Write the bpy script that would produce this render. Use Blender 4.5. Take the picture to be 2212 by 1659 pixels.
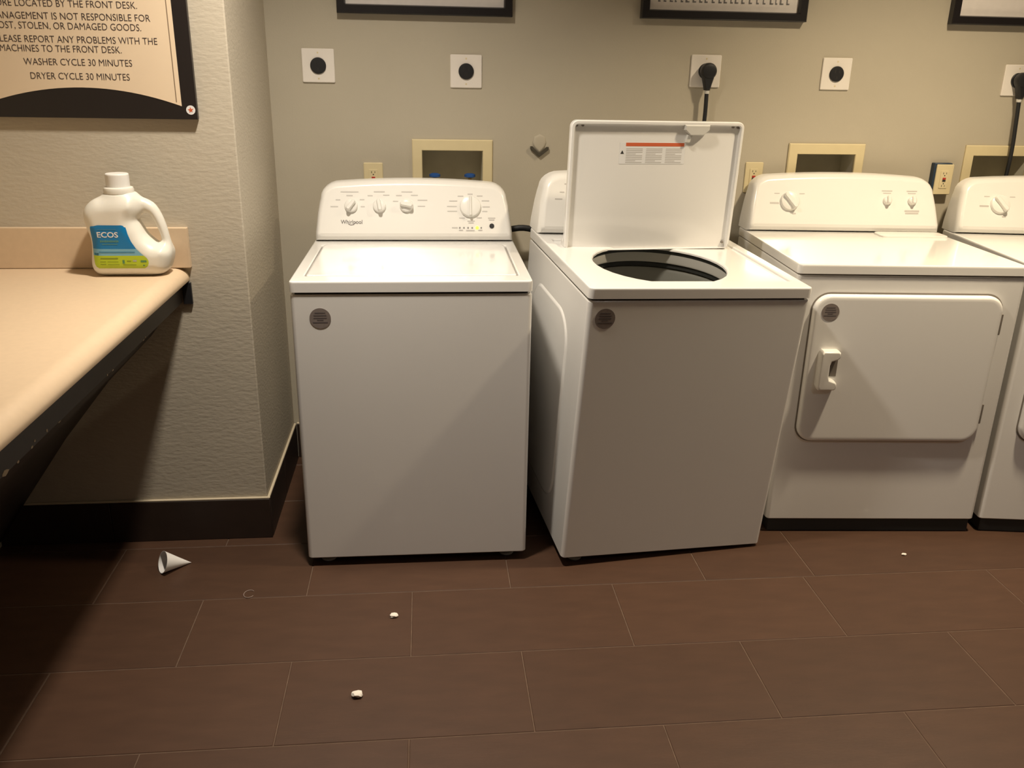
import bpy, bmesh, math, random
import numpy as np
from mathutils import Matrix, Vector, Euler

for o in list(bpy.data.objects):
    bpy.data.objects.remove(o, do_unlink=True)
scene = bpy.context.scene
col = scene.collection
random.seed(7)
R = math.radians

# ------------------------------------------------------------------ camera
cam_d = bpy.data.cameras.new('camera')
cam_d.sensor_width = 36.0
cam_d.lens = 1869.68 / 2212 * 36.0
cam_d.clip_start = 0.02
cam = bpy.data.objects.new('camera', cam_d)
col.objects.link(cam)
c_r = Vector((0.9952418, -0.0958158, 0.0176949))
c_u = Vector((0.0160795, 0.3406260, 0.9400614))
c_f = Vector((0.0961001, 0.9353038, -0.3405459))
cam.matrix_world = Matrix(((c_r.x, c_u.x, -c_f.x, 0.3911),
                           (c_r.y, c_u.y, -c_f.y, -3.3121),
                           (c_r.z, c_u.z, -c_f.z, 1.5071), (0, 0, 0, 1)))
scene.camera = cam

# ------------------------------------------------------------------ world, lights, exposure
world = bpy.data.worlds.new('world')
scene.world = world
world.use_nodes = True
world.node_tree.nodes['Background'].inputs[0].default_value = (0.5, 0.55, 0.65, 1)
world.node_tree.nodes['Background'].inputs[1].default_value = 0.02

CEIL = 2.55
LAMPS = [  # x, y, watts, colour, disc radius
    (0.17, -1.20, 26, (1.0, 0.895, 0.75), 0.075),
    (2.20, -1.10, 33, (1.0, 0.82, 0.57), 0.075),
    (2.20, -3.20, 5.5, (0.80, 0.90, 1.0), 0.075),  # cool fill lamp added out of view, in place of window light
]
vs = scene.view_settings
vs.view_transform = 'Standard'
vs.look = 'None'
vs.gamma = 1.0
vs.use_curve_mapping = False
vs.exposure = -0.08

# ------------------------------------------------------------------ materials
MATS = {}
def mat(name, color, rough=0.5, metal=0.0, spec=0.5, coat=0.0, var=0.0, vscale=8.0, bump=0.0, bscale=200.0,
        sss=0.0, emit=None, estr=0.0, stretch=None, objvar=0.0):
    if name in MATS:
        return MATS[name]
    m = bpy.data.materials.new(name)
    m.use_nodes = True
    nt = m.node_tree
    b = nt.nodes['Principled BSDF']
    b.inputs['Base Color'].default_value = (*color, 1)
    b.inputs['Roughness'].default_value = rough
    b.inputs['Metallic'].default_value = metal
    b.inputs['Specular IOR Level'].default_value = spec
    if coat:
        b.inputs['Coat Weight'].default_value = coat
        b.inputs['Coat Roughness'].default_value = 0.08
    if sss:
        b.inputs['Subsurface Weight'].default_value = sss
        b.inputs['Subsurface Radius'].default_value = (0.02, 0.018, 0.014)
    if emit:
        b.inputs['Emission Color'].default_value = (*emit, 1)
        b.inputs['Emission Strength'].default_value = estr
    tc = nt.nodes.new('ShaderNodeTexCoord')
    vec = tc.outputs['Object']
    if stretch:
        mp = nt.nodes.new('ShaderNodeMapping')
        mp.inputs['Scale'].default_value = stretch
        nt.links.new(vec, mp.inputs['Vector'])
        vec = mp.outputs['Vector']
    if var or objvar:
        n = nt.nodes.new('ShaderNodeTexNoise')
        n.inputs['Scale'].default_value = vscale
        n.inputs['Detail'].default_value = 6
        nt.links.new(vec, n.inputs['Vector'])
        mr = nt.nodes.new('ShaderNodeMapRange')
        mr.inputs['From Min'].default_value = 0.25
        mr.inputs['From Max'].default_value = 0.75
        mr.inputs['To Min'].default_value = 1 - var
        mr.inputs['To Max'].default_value = 1 + var
        nt.links.new(n.outputs['Fac'], mr.inputs['Value'])
        val = mr.outputs['Result']
        if objvar:
            oi = nt.nodes.new('ShaderNodeObjectInfo')
            m2 = nt.nodes.new('ShaderNodeMapRange')
            m2.inputs['To Min'].default_value = 1 - objvar
            m2.inputs['To Max'].default_value = 1 + objvar
            nt.links.new(oi.outputs['Random'], m2.inputs['Value'])
            mu = nt.nodes.new('ShaderNodeMath')
            mu.operation = 'MULTIPLY'
            nt.links.new(val, mu.inputs[0])
            nt.links.new(m2.outputs['Result'], mu.inputs[1])
            val = mu.outputs[0]
        vm = nt.nodes.new('ShaderNodeVectorMath')
        vm.operation = 'SCALE'
        vm.inputs[0].default_value = color
        nt.links.new(val, vm.inputs['Scale'])
        nt.links.new(vm.outputs['Vector'], b.inputs['Base Color'])
    if bump:
        n2 = nt.nodes.new('ShaderNodeTexNoise')
        n2.inputs['Scale'].default_value = bscale
        n2.inputs['Detail'].default_value = 3
        nt.links.new(vec, n2.inputs['Vector'])
        bp = nt.nodes.new('ShaderNodeBump')
        bp.inputs['Strength'].default_value = bump
        bp.inputs['Distance'].default_value = 0.002
        nt.links.new(n2.outputs['Fac'], bp.inputs['Height'])
        nt.links.new(bp.outputs['Normal'], b.inputs['Normal'])
    MATS[name] = m
    return m

M_wall = mat('wall_paint', (0.47, 0.425, 0.335), 0.75, var=0.03, vscale=3, bump=0.12, bscale=160)
M_wallt = mat('textured_wall_paint', (0.53, 0.475, 0.38), 0.75, var=0.03, vscale=3, bump=0.55, bscale=75, stretch=(0.6, 1, 1.5))
M_ceil = mat('ceiling_paint', (0.72, 0.69, 0.63), 0.85, bump=0.2, bscale=120)
M_tile = mat('brown_tile', (0.071, 0.035, 0.020), 0.50, spec=0.4, var=0.13, vscale=14, bump=0.08, bscale=90, objvar=0.08, stretch=(0.5, 2.0, 1))
M_grout = mat('grout', (0.118, 0.074, 0.050), 0.9, var=0.25, vscale=30, bump=0.3, bscale=300)
M_btile = mat('dark_base_tile', (0.030, 0.018, 0.013), 0.5, var=0.15, vscale=15)
M_caulk = mat('cream_caulk', (0.62, 0.53, 0.38), 0.6)
M_white = mat('white_enamel', (0.84, 0.83, 0.81), 0.16, coat=0.6, var=0.01, vscale=3)
M_whitep = mat('white_plastic', (0.80, 0.785, 0.75), 0.28, coat=0.2)
M_knob = mat('white_knob_plastic', (0.80, 0.79, 0.755), 0.25, coat=0.2)
M_gap = mat('dark_gap', (0.03, 0.028, 0.025), 0.8)
M_seam = mat('grey_seam', (0.20, 0.175, 0.15), 0.6)
M_black = mat('black_plastic', (0.014, 0.014, 0.016), 0.45)
M_rubber = mat('black_rubber', (0.012, 0.013, 0.015), 0.5)
M_foot = mat('grey_foot_plastic', (0.35, 0.37, 0.37), 0.5)
M_print = mat('grey_print', (0.50, 0.48, 0.46), 0.5)
M_printd = mat('dark_grey_print', (0.24, 0.23, 0.23), 0.5)
M_stk = mat('brown_grey_sticker', (0.22, 0.185, 0.17), 0.45, var=0.1, vscale=60)
M_stkd = mat('sticker_ink', (0.11, 0.095, 0.095), 0.5)
M_led = mat('lit_green_led', (0.5, 0.7, 0.05), 0.4, emit=(0.75, 1.0, 0.05), estr=2.2)
M_red = mat('red_print', (0.62, 0.13, 0.05), 0.5)
M_plate = mat('white_cover_plate', (0.82, 0.77, 0.71), 0.4)
M_ivory = mat('ivory_plastic', (0.70, 0.60, 0.37), 0.45, var=0.03, vscale=20)
M_boxin = mat('box_interior', (0.60, 0.565, 0.45), 0.7, var=0.1, vscale=12)
M_blue = mat('blue_valve', (0.02, 0.09, 0.32), 0.4)
M_brass = mat('brass_valve', (0.45, 0.32, 0.12), 0.35, metal=0.9)
M_slot = mat('slot_red', (0.45, 0.03, 0.02), 0.5)
M_navy = mat('navy_box', (0.02, 0.04, 0.07), 0.5)
M_frame = mat('black_frame', (0.012, 0.010, 0.011), 0.35)
M_mat = mat('white_print_paper', (0.86, 0.81, 0.78), 0.7, var=0.03, vscale=40)
M_signc = mat('cream_sign_face', (0.82, 0.66, 0.475), 0.5, var=0.03, vscale=4)
M_signb = mat('black_sign_border', (0.017, 0.013, 0.012), 0.4)
M_signi = mat('sign_ink', (0.06, 0.045, 0.045), 0.5)
M_signl = mat('sign_gold_line', (0.24, 0.17, 0.11), 0.5)
M_counter = mat('beige_laminate', (0.68, 0.52, 0.355), 0.42, var=0.03, vscale=60)
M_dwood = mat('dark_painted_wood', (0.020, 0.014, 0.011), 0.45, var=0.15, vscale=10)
M_chip = mat('chipped_wood', (0.36, 0.29, 0.21), 0.8, var=0.2, vscale=80)
M_hdpe = mat('milky_plastic', (0.80, 0.775, 0.70), 0.32, sss=0.25)
M_cap = mat('white_cap', (0.82, 0.80, 0.76), 0.35)
M_lblue = mat('label_blue', (0.004, 0.19, 0.47), 0.35)
M_llight = mat('label_light_blue', (0.19, 0.44, 0.60), 0.35)
M_lgreen = mat('label_lime', (0.46, 0.58, 0.02), 0.35)
M_lwhite = mat('label_white', (0.80, 0.80, 0.80), 0.4)
M_lteal = mat('label_teal_text', (0.10, 0.27, 0.20), 0.4)
M_lolive = mat('label_olive_text', (0.21, 0.27, 0.015), 0.4)
M_paper = mat('white_paper', (0.78, 0.76, 0.74), 0.75)
M_crumb = mat('white_crumb', (0.82, 0.76, 0.68), 0.8, bump=0.5, bscale=400)
M_fibre = mat('pale_fibre', (0.28, 0.21, 0.18), 0.7)
M_tubw = mat('tub_ring_plastic', (0.62, 0.61, 0.57), 0.35)
M_tubg = mat('grey_basket', (0.30, 0.30, 0.27), 0.35)
M_tubd = mat('tub_dark_gasket', (0.02, 0.022, 0.02), 0.5)
M_lamp = mat('lamp_lens', (1, 1, 1), 0.5, emit=(1.0, 0.85, 0.65), estr=14)

# ------------------------------------------------------------------ mesh helpers
def finish(name, bm, mats, parent=None, smooth=True, angle=38):
    if not isinstance(mats, (list, tuple)):
        mats = [mats]
    me = bpy.data.meshes.new(name)
    bmesh.ops.recalc_face_normals(bm, faces=bm.faces[:])
    bm.to_mesh(me)
    bm.free()
    for m in mats:
        me.materials.append(m)
    if smooth:
        me.polygons.foreach_set('use_smooth', [True] * len(me.polygons))
        me.set_sharp_from_angle(angle=R(angle))
    o = bpy.data.objects.new(name, me)
    col.objects.link(o)
    if smooth:
        wn = o.modifiers.new('weighted_normals', 'WEIGHTED_NORMAL')
        wn.keep_sharp = True
        wn.weight = 90
    if parent is not None:
        o.parent = parent
    return o

def thing(name, label, cat, loc=(0, 0, 0), rot=None, group=None):
    o = bpy.data.objects.new(name, None)
    o.empty_display_size = 0.05
    col.objects.link(o)
    o.location = loc
    if rot is not None:
        o.rotation_mode = 'QUATERNION'
        o.rotation_quaternion = rot.to_quaternion()
    tag(o, label, cat, group)
    return o

def tag(o, label, cat, group=None):
    o['label'] = label
    o['category'] = cat
    if group:
        o['group'] = group
    return o

def struct(o):
    o['kind'] = 'structure'
    return o

def box(bm, lo, hi, mi=0, bev=0.0, seg=2, M=None):
    lo, hi = Vector(lo), Vector(hi)
    r = bmesh.ops.create_cube(bm, size=1.0)
    vs_ = r['verts']
    c, s = (lo + hi) / 2, hi - lo
    for v in vs_:
        v.co = Vector((v.co.x * s.x, v.co.y * s.y, v.co.z * s.z)) + c
    fs = set(f for v in vs_ for f in v.link_faces)
    if bev:
        es = list(set(e for v in vs_ for e in v.link_edges))
        rb = bmesh.ops.bevel(bm, geom=es, offset=bev, segments=seg, affect='EDGES', profile=0.5)
        fs |= set(rb['faces'])
    fs = [f for f in fs if f.is_valid]
    vv = set(v for f in fs for v in f.verts)
    if M is not None:
        for v in vv:
            v.co = M @ v.co
    for f in fs:
        f.material_index = mi
    return fs

def loft(bm, loops, mi=0, cap0=True, cap1=True, closed=True):
    rows = [[bm.verts.new(p) for p in lp] for lp in loops]
    n = len(rows[0])
    fs = []
    for a, b in zip(rows[:-1], rows[1:]):
        for i in range(n if closed else n - 1):
            j = (i + 1) % n
            try:
                fs.append(bm.faces.new((a[i], a[j], b[j], b[i])))
            except ValueError:
                pass
    if cap0:
        fs.append(bm.faces.new(rows[0][::-1]))
    if cap1:
        fs.append(bm.faces.new(rows[-1]))
    for f in fs:
        f.material_index = mi
    return rows

def rrect(x0, y0, x1, y1, r, k=6):
    pts = []
    for cx, cy, a0 in ((x1 - r, y1 - r, 0), (x0 + r, y1 - r, 90), (x0 + r, y0 + r, 180), (x1 - r, y0 + r, 270)):
        for i in range(k):
            a = R(a0 + 90 * i / (k - 1))
            pts.append((cx + r * math.cos(a), cy + r * math.sin(a)))
    return pts

def circ(cx, cy, r, k=6):
    pts = []
    for q in range(4):
        for i in range(k):
            a = R(90 * q + 90 * (i + 0.5) / k)
            pts.append((cx + r * math.cos(a), cy + r * math.sin(a)))
    return pts

def inset(pts, d):
    n = len(pts)
    out = []
    for i in range(n):
        a, b, c = Vector(pts[i - 1]), Vector(pts[i]), Vector(pts[(i + 1) % n])
        e1, e2 = (b - a), (c - b)
        if e1.length < 1e-9 or e2.length < 1e-9:
            out.append(tuple(b)); continue
        n1 = Vector((-e1.y, e1.x)).normalized()
        n2 = Vector((-e2.y, e2.x)).normalized()
        m = n1 + n2
        if m.length < 1e-6:
            m = n1
        m.normalize()
        k = d / max(0.35, m.dot(n1))
        out.append((b.x + m.x * k, b.y + m.y * k))
    return out

class Fr:  # a local frame on a surface
    def __init__(s, O, U=(1, 0, 0), V=(0, 0, 1)):
        s.O, s.U, s.V = Vector(O), Vector(U).normalized(), Vector(V).normalized()
        s.N = s.U.cross(s.V).normalized()
    def __call__(s, u, v, n=0.0):
        return s.O + s.U * u + s.V * v + s.N * n

def slab(bm, fr, pts, levels, mi=0, cap0=True, cap1=True):
    """pts CCW outline in (u,v); levels = [(inset, n)]"""
    return loft(bm, [[fr(u, v, n) for u, v in inset(pts, d)] for d, n in levels], mi, cap0, cap1)

def lathe(bm, fr, prof, mi=0, k=28, cap0=True, cap1=True, sx=1.0):
    """prof = [(r, n)] around fr.N"""
    loops = []
    for r, n in prof:
        loops.append([fr(sx * r * math.cos(2 * math.pi * i / k), r * math.sin(2 * math.pi * i / k), n) for i in range(k)])
    return loft(bm, loops, mi, cap0, cap1)

def tube(bm, path, r, mi=0, k=10, taper=None):
    P = [Vector(p) for p in path]
    # catmull rom resample
    Q = []
    for i in range(len(P) - 1):
        p0, p1, p2, p3 = P[max(i - 1, 0)], P[i], P[i + 1], P[min(i + 2, len(P) - 1)]
        for t in (0, .2, .4, .6, .8):
            Q.append(0.5 * ((2 * p1) + (p2 - p0) * t + (2 * p0 - 5 * p1 + 4 * p2 - p3) * t * t + (3 * p1 - p0 - 3 * p2 + p3) * t ** 3))
    Q.append(P[-1])
    loops = []
    up = Vector((0.31, 0.17, 0.93)).normalized()
    for i, q in enumerate(Q):
        d = (Q[min(i + 1, len(Q) - 1)] - Q[max(i - 1, 0)]).normalized()
        x = up - d * up.dot(d)
        if x.length < 1e-4:
            x = Vector((1, 0, 0)) - d * d.x
        x.normalize()
        up = x
        y = d.cross(x)
        rr = r if taper is None else r * (taper[0] + (taper[1] - taper[0]) * i / (len(Q) - 1))
        loops.append([q + (x * math.cos(2 * math.pi * j / k) + y * math.sin(2 * math.pi * j / k)) * rr for j in range(k)])
    loft(bm, loops, mi)

def bar(bm, fr, u0, v0, u1, v1, h=0.0006, mi=0):
    slab(bm, fr, [(u0, v0), (u1, v0), (u1, v1), (u0, v1)], [(0, 0), (0, h)], mi)

def text_tris(s, bold=0.0):
    """returns (verts2d, faces) of a text, width normalised to 1, cap height hz"""
    cu = bpy.data.curves.new('t', 'FONT')
    cu.body = s
    cu.size = 1.0
    cu.offset = bold
    cu.resolution_u = 3
    ob = bpy.data.objects.new('t', cu)
    col.objects.link(ob)
    dg = bpy.context.evaluated_depsgraph_get()
    me = bpy.data.meshes.new_from_object(ob.evaluated_get(dg))
    V = [(v.co.x, v.co.y) for v in me.vertices]
    F = [tuple(p.vertices) for p in me.polygons]
    bpy.data.objects.remove(ob)
    bpy.data.curves.remove(cu)
    bpy.data.meshes.remove(me)
    return V, F

def text(bm, place, s, u0, u1, v0, cap, mi=0, bold=0.0):
    """lay a text between u0 and u1, baseline v0, cap height cap; place(u,v) gives the 3-D point"""
    V, F = text_tris(s, bold)
    xs = [v[0] for v in V]
    x0, x1 = min(xs), max(xs)
    sx = (u1 - u0) / (x1 - x0)
    sy = cap / 0.73
    vv = [bm.verts.new(place(u0 + (x - x0) * sx, v0 + y * sy)) for x, y in V]
    for f in F:
        try:
            nf = bm.faces.new([vv[i] for i in f])
            nf.material_index = mi
        except ValueError:
            pass

def new():
    return bmesh.new()

def copy_tree(o, parent=None):
    c = o.copy()
    col.objects.link(c)
    if parent is not None:
        c.parent = parent
    for ch in [x for x in bpy.data.objects if x.parent == o]:
        copy_tree(ch, c)
    return c

# ------------------------------------------------------------------ the room
XC, YC = -0.153, -0.649          # corner of the wall that juts out on the left
XL, XR, YF = -1.02, 4.3, -4.3    # left wall, right wall, wall behind the camera
boxes = [(0.345, 0.642), (1.780, 2.085), (2.496, 2.800)]   # laundry boxes in the back wall (outer frame)
BZ0, BZ1 = 1.012, 1.264
holes = [(a + 0.035, b - 0.035) for a, b in boxes]
HZ0, HZ1 = BZ0 + 0.035, BZ1 - 0.038

bm = new()
xs = sorted([XC, XR] + [x for h in holes for x in h])
zs = [0.0, HZ0, HZ1, CEIL]
for i in range(len(xs) - 1):
    for j in range(3):
        is_hole = j == 1 and any(abs(xs[i] - h[0]) < 1e-6 for h in holes)
        if is_hole:
            continue
        v = [bm.verts.new(p) for p in ((xs[i], 0, zs[j]), (xs[i + 1], 0, zs[j]), (xs[i + 1], 0, zs[j + 1]), (xs[i], 0, zs[j + 1]))]
        bm.faces.new(v)
        v = [bm.verts.new((p.co.x, 0.12, p.co.z)) for p in v]
        bm.faces.new(v[::-1])
for h in holes:   # hole reveals
    p = [(h[0], HZ0), (h[1], HZ0), (h[1], HZ1), (h[0], HZ1)]
    loft(bm, [[(a, 0, b) for a, b in p], [(a, 0.12, b) for a, b in p]], cap0=False, cap1=False)
bmesh.ops.remove_doubles(bm, verts=bm.verts[:], dist=1e-5)
struct(finish('wall_back', bm, M_wall, smooth=False))

# wall block on the left with a rounded outer corner
bm = new()
o_ = [(XL, 0.12), (XL, YC)]
rr_ = 0.005
for i in range(7):
    a = R(-90 + 90 * i / 6)
    o_.append((XC - rr_ + rr_ * math.cos(a), YC + rr_ + rr_ * math.sin(a)))
o_ += [(XC, 0.12)]
loft(bm, [[(x, y, 0.0) for x, y in o_], [(x, y, CEIL) for x, y in o_]])
struct(finish('wall_left_front', bm, M_wallt, angle=60))

def plain(name, lo, hi, m):
    b = new()
    box(b, lo, hi)
    return struct(finish(name, b, m, smooth=False))
plain('wall_left', (XL - 0.1, YF, 0), (XL, YC, CEIL), M_wall)
plain('wall_right', (XR, YF, 0), (XR + 0.1, 0.12, CEIL), M_wall)
plain('wall_front', (XL - 0.1, YF - 0.1, 0), (XR + 0.1, YF, CEIL), M_wall)
plain('ceiling', (XL - 0.1, YF - 0.1, CEIL), (XR + 0.1, 0.12, CEIL + 0.1), M_ceil)

# floor: grout bed + every tile
floor = plain('floor', (XL - 0.1, YF - 0.1, -0.06), (XR + 0.1, 0.12, -0.0014), M_grout)
TW, TL, G = 0.3113, 0.6216, 0.0032
def tile_mesh(w, d):
    b = new()
    slab(b, Fr((0, 0, 0), (1, 0, 0), (0, 1, 0)), [(-w / 2, -d / 2), (w / 2, -d / 2), (w / 2, d / 2), (-w / 2, d / 2)],
         [(0, -0.007), (0, -0.0012), (0.0012, 0.0)])
    bmesh.ops.recalc_face_normals(b, faces=b.faces[:])
    me = bpy.data.meshes.new('floor_tile')
    b.to_mesh(me)
    b.free()
    me.materials.append(M_tile)
    return me
TM = {}
y_top = -0.707
for r_i in range(-3, 12):
    y1 = y_top - r_i * TW
    y0 = y1 - TW
    if y0 < YF:
        y0 = YF
    if y1 > 0.0:
        y1 = 0.0
    if y1 - y0 < 0.02:
        continue
    off = 0.013 if r_i % 2 == 0 else -0.290
    joints = [XL] + [off + k * TL for k in range(-3, 9) if XL + 0.03 < off + k * TL < XR - 0.03] + [XR]
    if r_i == 0:
        joints.append(1.615)
        joints = sorted(j for j in joints if abs(j - 1.878) > 0.05)
    for a, b_ in zip(joints[:-1], joints[1:]):
        if b_ < XC and y0 > YC:
            continue
        w, d = round(b_ - a - G, 4), round(y1 - y0 - G, 4)
        if (w, d) not in TM:
            TM[(w, d)] = tile_mesh(w, d)
        t = bpy.data.objects.new('floor_tile', TM[(w, d)])
        col.objects.link(t)
        t.location = ((a + b_) / 2, (y0 + y1) / 2, 0)
        t.parent = floor

# baseboards: dark tiles with a cream caulk line on top
BB = 0.146
def baseboard(name, p0, p1, nrm, cut):
    root = bpy.data.objects.new(name, None)
    col.objects.link(root)
    struct(root)
    p0, p1 = Vector((*p0, 0)), Vector((*p1, 0))
    d = (p1 - p0).normalized()
    n = Vector((*nrm, 0))
    L = (p1 - p0).length
    cuts = [0] + cut + [L]
    for a, b_ in zip(cuts[:-1], cuts[1:]):
        b = new()
        M = Matrix((( d.x, n.x, 0, p0.x), (d.y, n.y, 0, p0.y), (0, 0, 1, 0), (0, 0, 0, 1)))
        box(b, (a + 0.001, 0.0005, 0.001), (b_ - 0.001, 0.0105, BB), bev=0.0012, seg=1, M=M)
        finish('tile', b, M_btile, root)
    b = new()
    box(b, (0, 0.0005, BB), (L, 0.0095, BB + 0.0065), bev=0.002, seg=1, M=M)
    finish('caulk', b, M_caulk, root)
    return root
baseboard('baseboard_left', (XL, YC), (XC + 0.0105, YC), (0, -1), [0.36])
baseboard('baseboard_return', (XC, YC + 0.0005), (XC, -0.011), (1, 0), [0.31])
baseboard('baseboard_back', (XC + 0.011, 0), (XR, 0), (0, -1), [0.6, 1.2, 1.8, 2.4, 3.0, 3.6])

# ------------------------------------------------------------------ ceiling downlights, the last an added fill
for i, (lx, ly, w, c, rad) in enumerate(LAMPS):
    names = ['round recessed ceiling downlight above the closed washer', 'round recessed ceiling downlight above the dryers',
             'unseen cool fill lamp added on the ceiling in the middle of the room']
    t = thing('ceiling_downlight', names[i], 'ceiling light', (lx, ly, CEIL), group='recessed ceiling downlights')
    fr = Fr((0, 0, 0), (1, 0, 0), (0, -1, 0))
    b = new()
    lathe(b, fr, [(rad + 0.012, 0.0), (rad + 0.03, 0.0005), (rad + 0.03, 0.004), (rad + 0.008, 0.010), (rad + 0.004, 0.006), (rad + 0.004, 0.0005)], cap0=False, cap1=False)
    finish('trim_ring', b, M_whitep, t)
    b = new()
    lathe(b, fr, [(rad + 0.003, 0.0006), (rad + 0.003, 0.003), (rad * 0.8, 0.005)])
    finish('lens', b, M_lamp, t)
    ld = bpy.data.lights.new('downlight_bulb', 'AREA')
    ld.shape = 'DISK'
    ld.size = rad * 2
    ld.spread = R(125)
    ld.energy = w
    ld.color = c
    lo = bpy.data.objects.new('downlight_bulb', ld)
    col.objects.link(lo)
    lo.location = (0, 0, -0.014)
    lo.parent = t

# ------------------------------------------------------------------ counter on the left
ct = thing('counter', 'beige laminate counter with rounded front edge and dark slanted panel below', 'counter', (XL, YC, 0))
CX = -XL   # convert world x to local
def cl(x, y, z):
    return (x - XL, y - YC, z)
YE = -3.15
prof = [(XL + 0.002, 0.886), (-0.338, 0.886), (-0.327, 0.890)]
for i in range(9):
    a = R(0 + 90 * i / 8)
    prof.append((-0.368 + 0.043 * math.cos(a), 0.898 + 0.033 * math.sin(a)))
prof += [(XL + 0.002, 0.931)]
b = new()
loft(b, [[cl(x, YC - 0.001, z) for x, z in prof], [cl(x, YE, z) for x, z in prof]])
finish('worktop', b, M_counter, ct, angle=50)
b = new()
box(b, cl(XL + 0.002, YC - 0.020, 0.932), cl(-0.314, YC - 0.0005, 1.052), bev=0.0025)
finish('backsplash', b, M_counter, ct)
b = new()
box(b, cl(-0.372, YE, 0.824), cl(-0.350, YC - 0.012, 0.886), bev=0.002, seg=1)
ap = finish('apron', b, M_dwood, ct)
# paint chips along the lower edge of the apron
for (cy, cz, sw, sh) in ((-1.68, .832, .010, .009), (-1.735, .834, .008, .006), (-1.75, .828, .012, .006), (-1.86, .828, .028, .011),
                         (-1.81, .826, .012, .005), (-1.337, .826, .008, .006), (-1.30, .8255, .014, .004), (-1.043, .829, .006, .006), (-1.06, .826, .016, .003), (-1.62, .8255, .02, .003)):
    b = new()
    k = 7
    pts = [(sw / 2 * math.cos(2 * math.pi * i / k) * random.uniform(.6, 1.1), sh / 2 * math.sin(2 * math.pi * i / k) * random.uniform(.6, 1.1)) for i in range(k)]
    slab(b, Fr(cl(-0.3500, cy, cz), (0, 1, 0), (0, 0, 1)), pts, [(0, -0.0005), (0, 0.0006)])
    finish('paint_chip', b, M_chip, ap, smooth=False)
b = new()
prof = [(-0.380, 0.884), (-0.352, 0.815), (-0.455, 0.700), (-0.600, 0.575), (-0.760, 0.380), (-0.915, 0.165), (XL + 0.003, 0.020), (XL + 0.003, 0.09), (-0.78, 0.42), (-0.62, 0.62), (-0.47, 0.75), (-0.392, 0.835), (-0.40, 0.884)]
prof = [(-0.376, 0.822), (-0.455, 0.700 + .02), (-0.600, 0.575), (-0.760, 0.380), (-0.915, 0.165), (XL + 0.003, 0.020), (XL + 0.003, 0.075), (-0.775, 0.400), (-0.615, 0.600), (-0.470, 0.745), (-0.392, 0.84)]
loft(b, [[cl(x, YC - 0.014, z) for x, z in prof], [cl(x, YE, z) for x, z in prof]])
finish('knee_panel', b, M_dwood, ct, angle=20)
b = new()
box(b, cl(-0.349, YC - 0.010, 0.818), cl(-0.322, YC - 0.0008, 0.885), bev=0.001, seg=1)
finish('wall_bracket', b, M_black, ct)

# ------------------------------------------------------------------ sign on the jutting wall
SX0, SX1, SZ0, SZ1 = -0.856, -0.250, 1.360, 2.14
ST = 0.018
sg = thing('rules_sign', 'cream laundry rules board with black border and arched black bottom', 'sign', (-0.553, YC, SZ0))
def sl(x, z, n=0.0):
    return (x + 0.553, -ST - n, z - SZ0)
b = new()
box(b, (SX0 + 0.553, -ST, 0), (SX1 + 0.553, -0.0008, SZ1 - SZ0), bev=0.001, seg=1)
finish('board', b, M_signb, sg)
b = new()
fx0, fx1 = SX0 + 0.040, SX1 - 0.040
pts = [(fx1, SZ1 - 0.04), (fx0, SZ1 - 0.04)]
arch = []
N = 24
for i in range(N + 1):
    x = fx0 + (fx1 - fx0) * i / N
    u = (x - (fx0 + fx1) / 2) / ((fx1 - fx0) / 2)
    arch.append((x, 1.4415 - 0.046 * abs(u) ** 2.0))
pts = arch + [(fx1, SZ1 - 0.04), (fx0, SZ1 - 0.04)]
loft(b, [[sl(x, z, -0.0005) for x, z in pts], [sl(x, z, 0.0008) for x, z in pts]])
face = finish('face_panel', b, M_signc, sg, smooth=False)
for xl_ in (-0.303, SX0 + SX1 + 0.303):
    b = new()
    pts = [(xl_ - 0.0012, 1.4065), (xl_ + 0.0012, 1.4060), (xl_ + 0.0012, SZ1 - 0.05), (xl_ - 0.0012, SZ1 - 0.05)]
    loft(b, [[sl(x, z, 0.0008) for x, z in pts], [sl(x, z, 0.0012) for x, z in pts]])
    finish('inner_line', b, M_signl, face, smooth=False)
b = new()
LN = [('STORE LOCATED BY THE FRONT DESK.', -0.768, -0.380, 1.6465), ('MANAGEMENT IS NOT RESPONSIBLE FOR', -0.764, -0.349, 1.6150),
      ('LOST, STOLEN, OR DAMAGED GOODS.', -0.757, -0.376, 1.5905), ('PLEASE REPORT ANY PROBLEMS WITH THE', -0.760, -0.337, 1.5565),
      ('MACHINES TO THE FRONT DESK.', -0.753, -0.435, 1.5325), ('WASHER CYCLE 30 MINUTES', -0.697, -0.411, 1.4985),
      ('DRYER CYCLE 30 MINUTES', -0.685, -0.422, 1.4620)]
for s, u0, u1, v0 in LN:
    text(b, lambda u, v: sl(u, v, 0.0014), s, u0, u1, v0, 0.0185, bold=-0.006)
finish('lettering', b, M_signi, face, smooth=False)
b = new()
fr = Fr(sl(-0.2665, 1.3855, 0.0), (1, 0, 0), (0, 0, 1))
lathe(b, fr, [(0.0125, 0.0), (0.0125, 0.0006)], 0)
for q in range(5):   # red five-lobed emblem
    a = R(96 + 72 * q)
    tip = 0.0085 if q != 3 else 0.0070
    w_ = 0.0030
    pts = [(0, 0), (math.cos(a - .55) * w_ * 1.3, math.sin(a - .55) * w_ * 1.3), (math.cos(a) * tip, math.sin(a) * tip), (math.cos(a + .55) * w_ * 1.3, math.sin(a + .55) * w_ * 1.3)]
    loft(b, [[fr(u, v, 0.0006) for u, v in pts], [fr(u, v, 0.0010) for u, v in pts]], 1)
e = finish('emblem_sticker', b, [M_lwhite, M_red], sg, smooth=False)
e['label'] = 'round white sticker with a red emblem'

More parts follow.
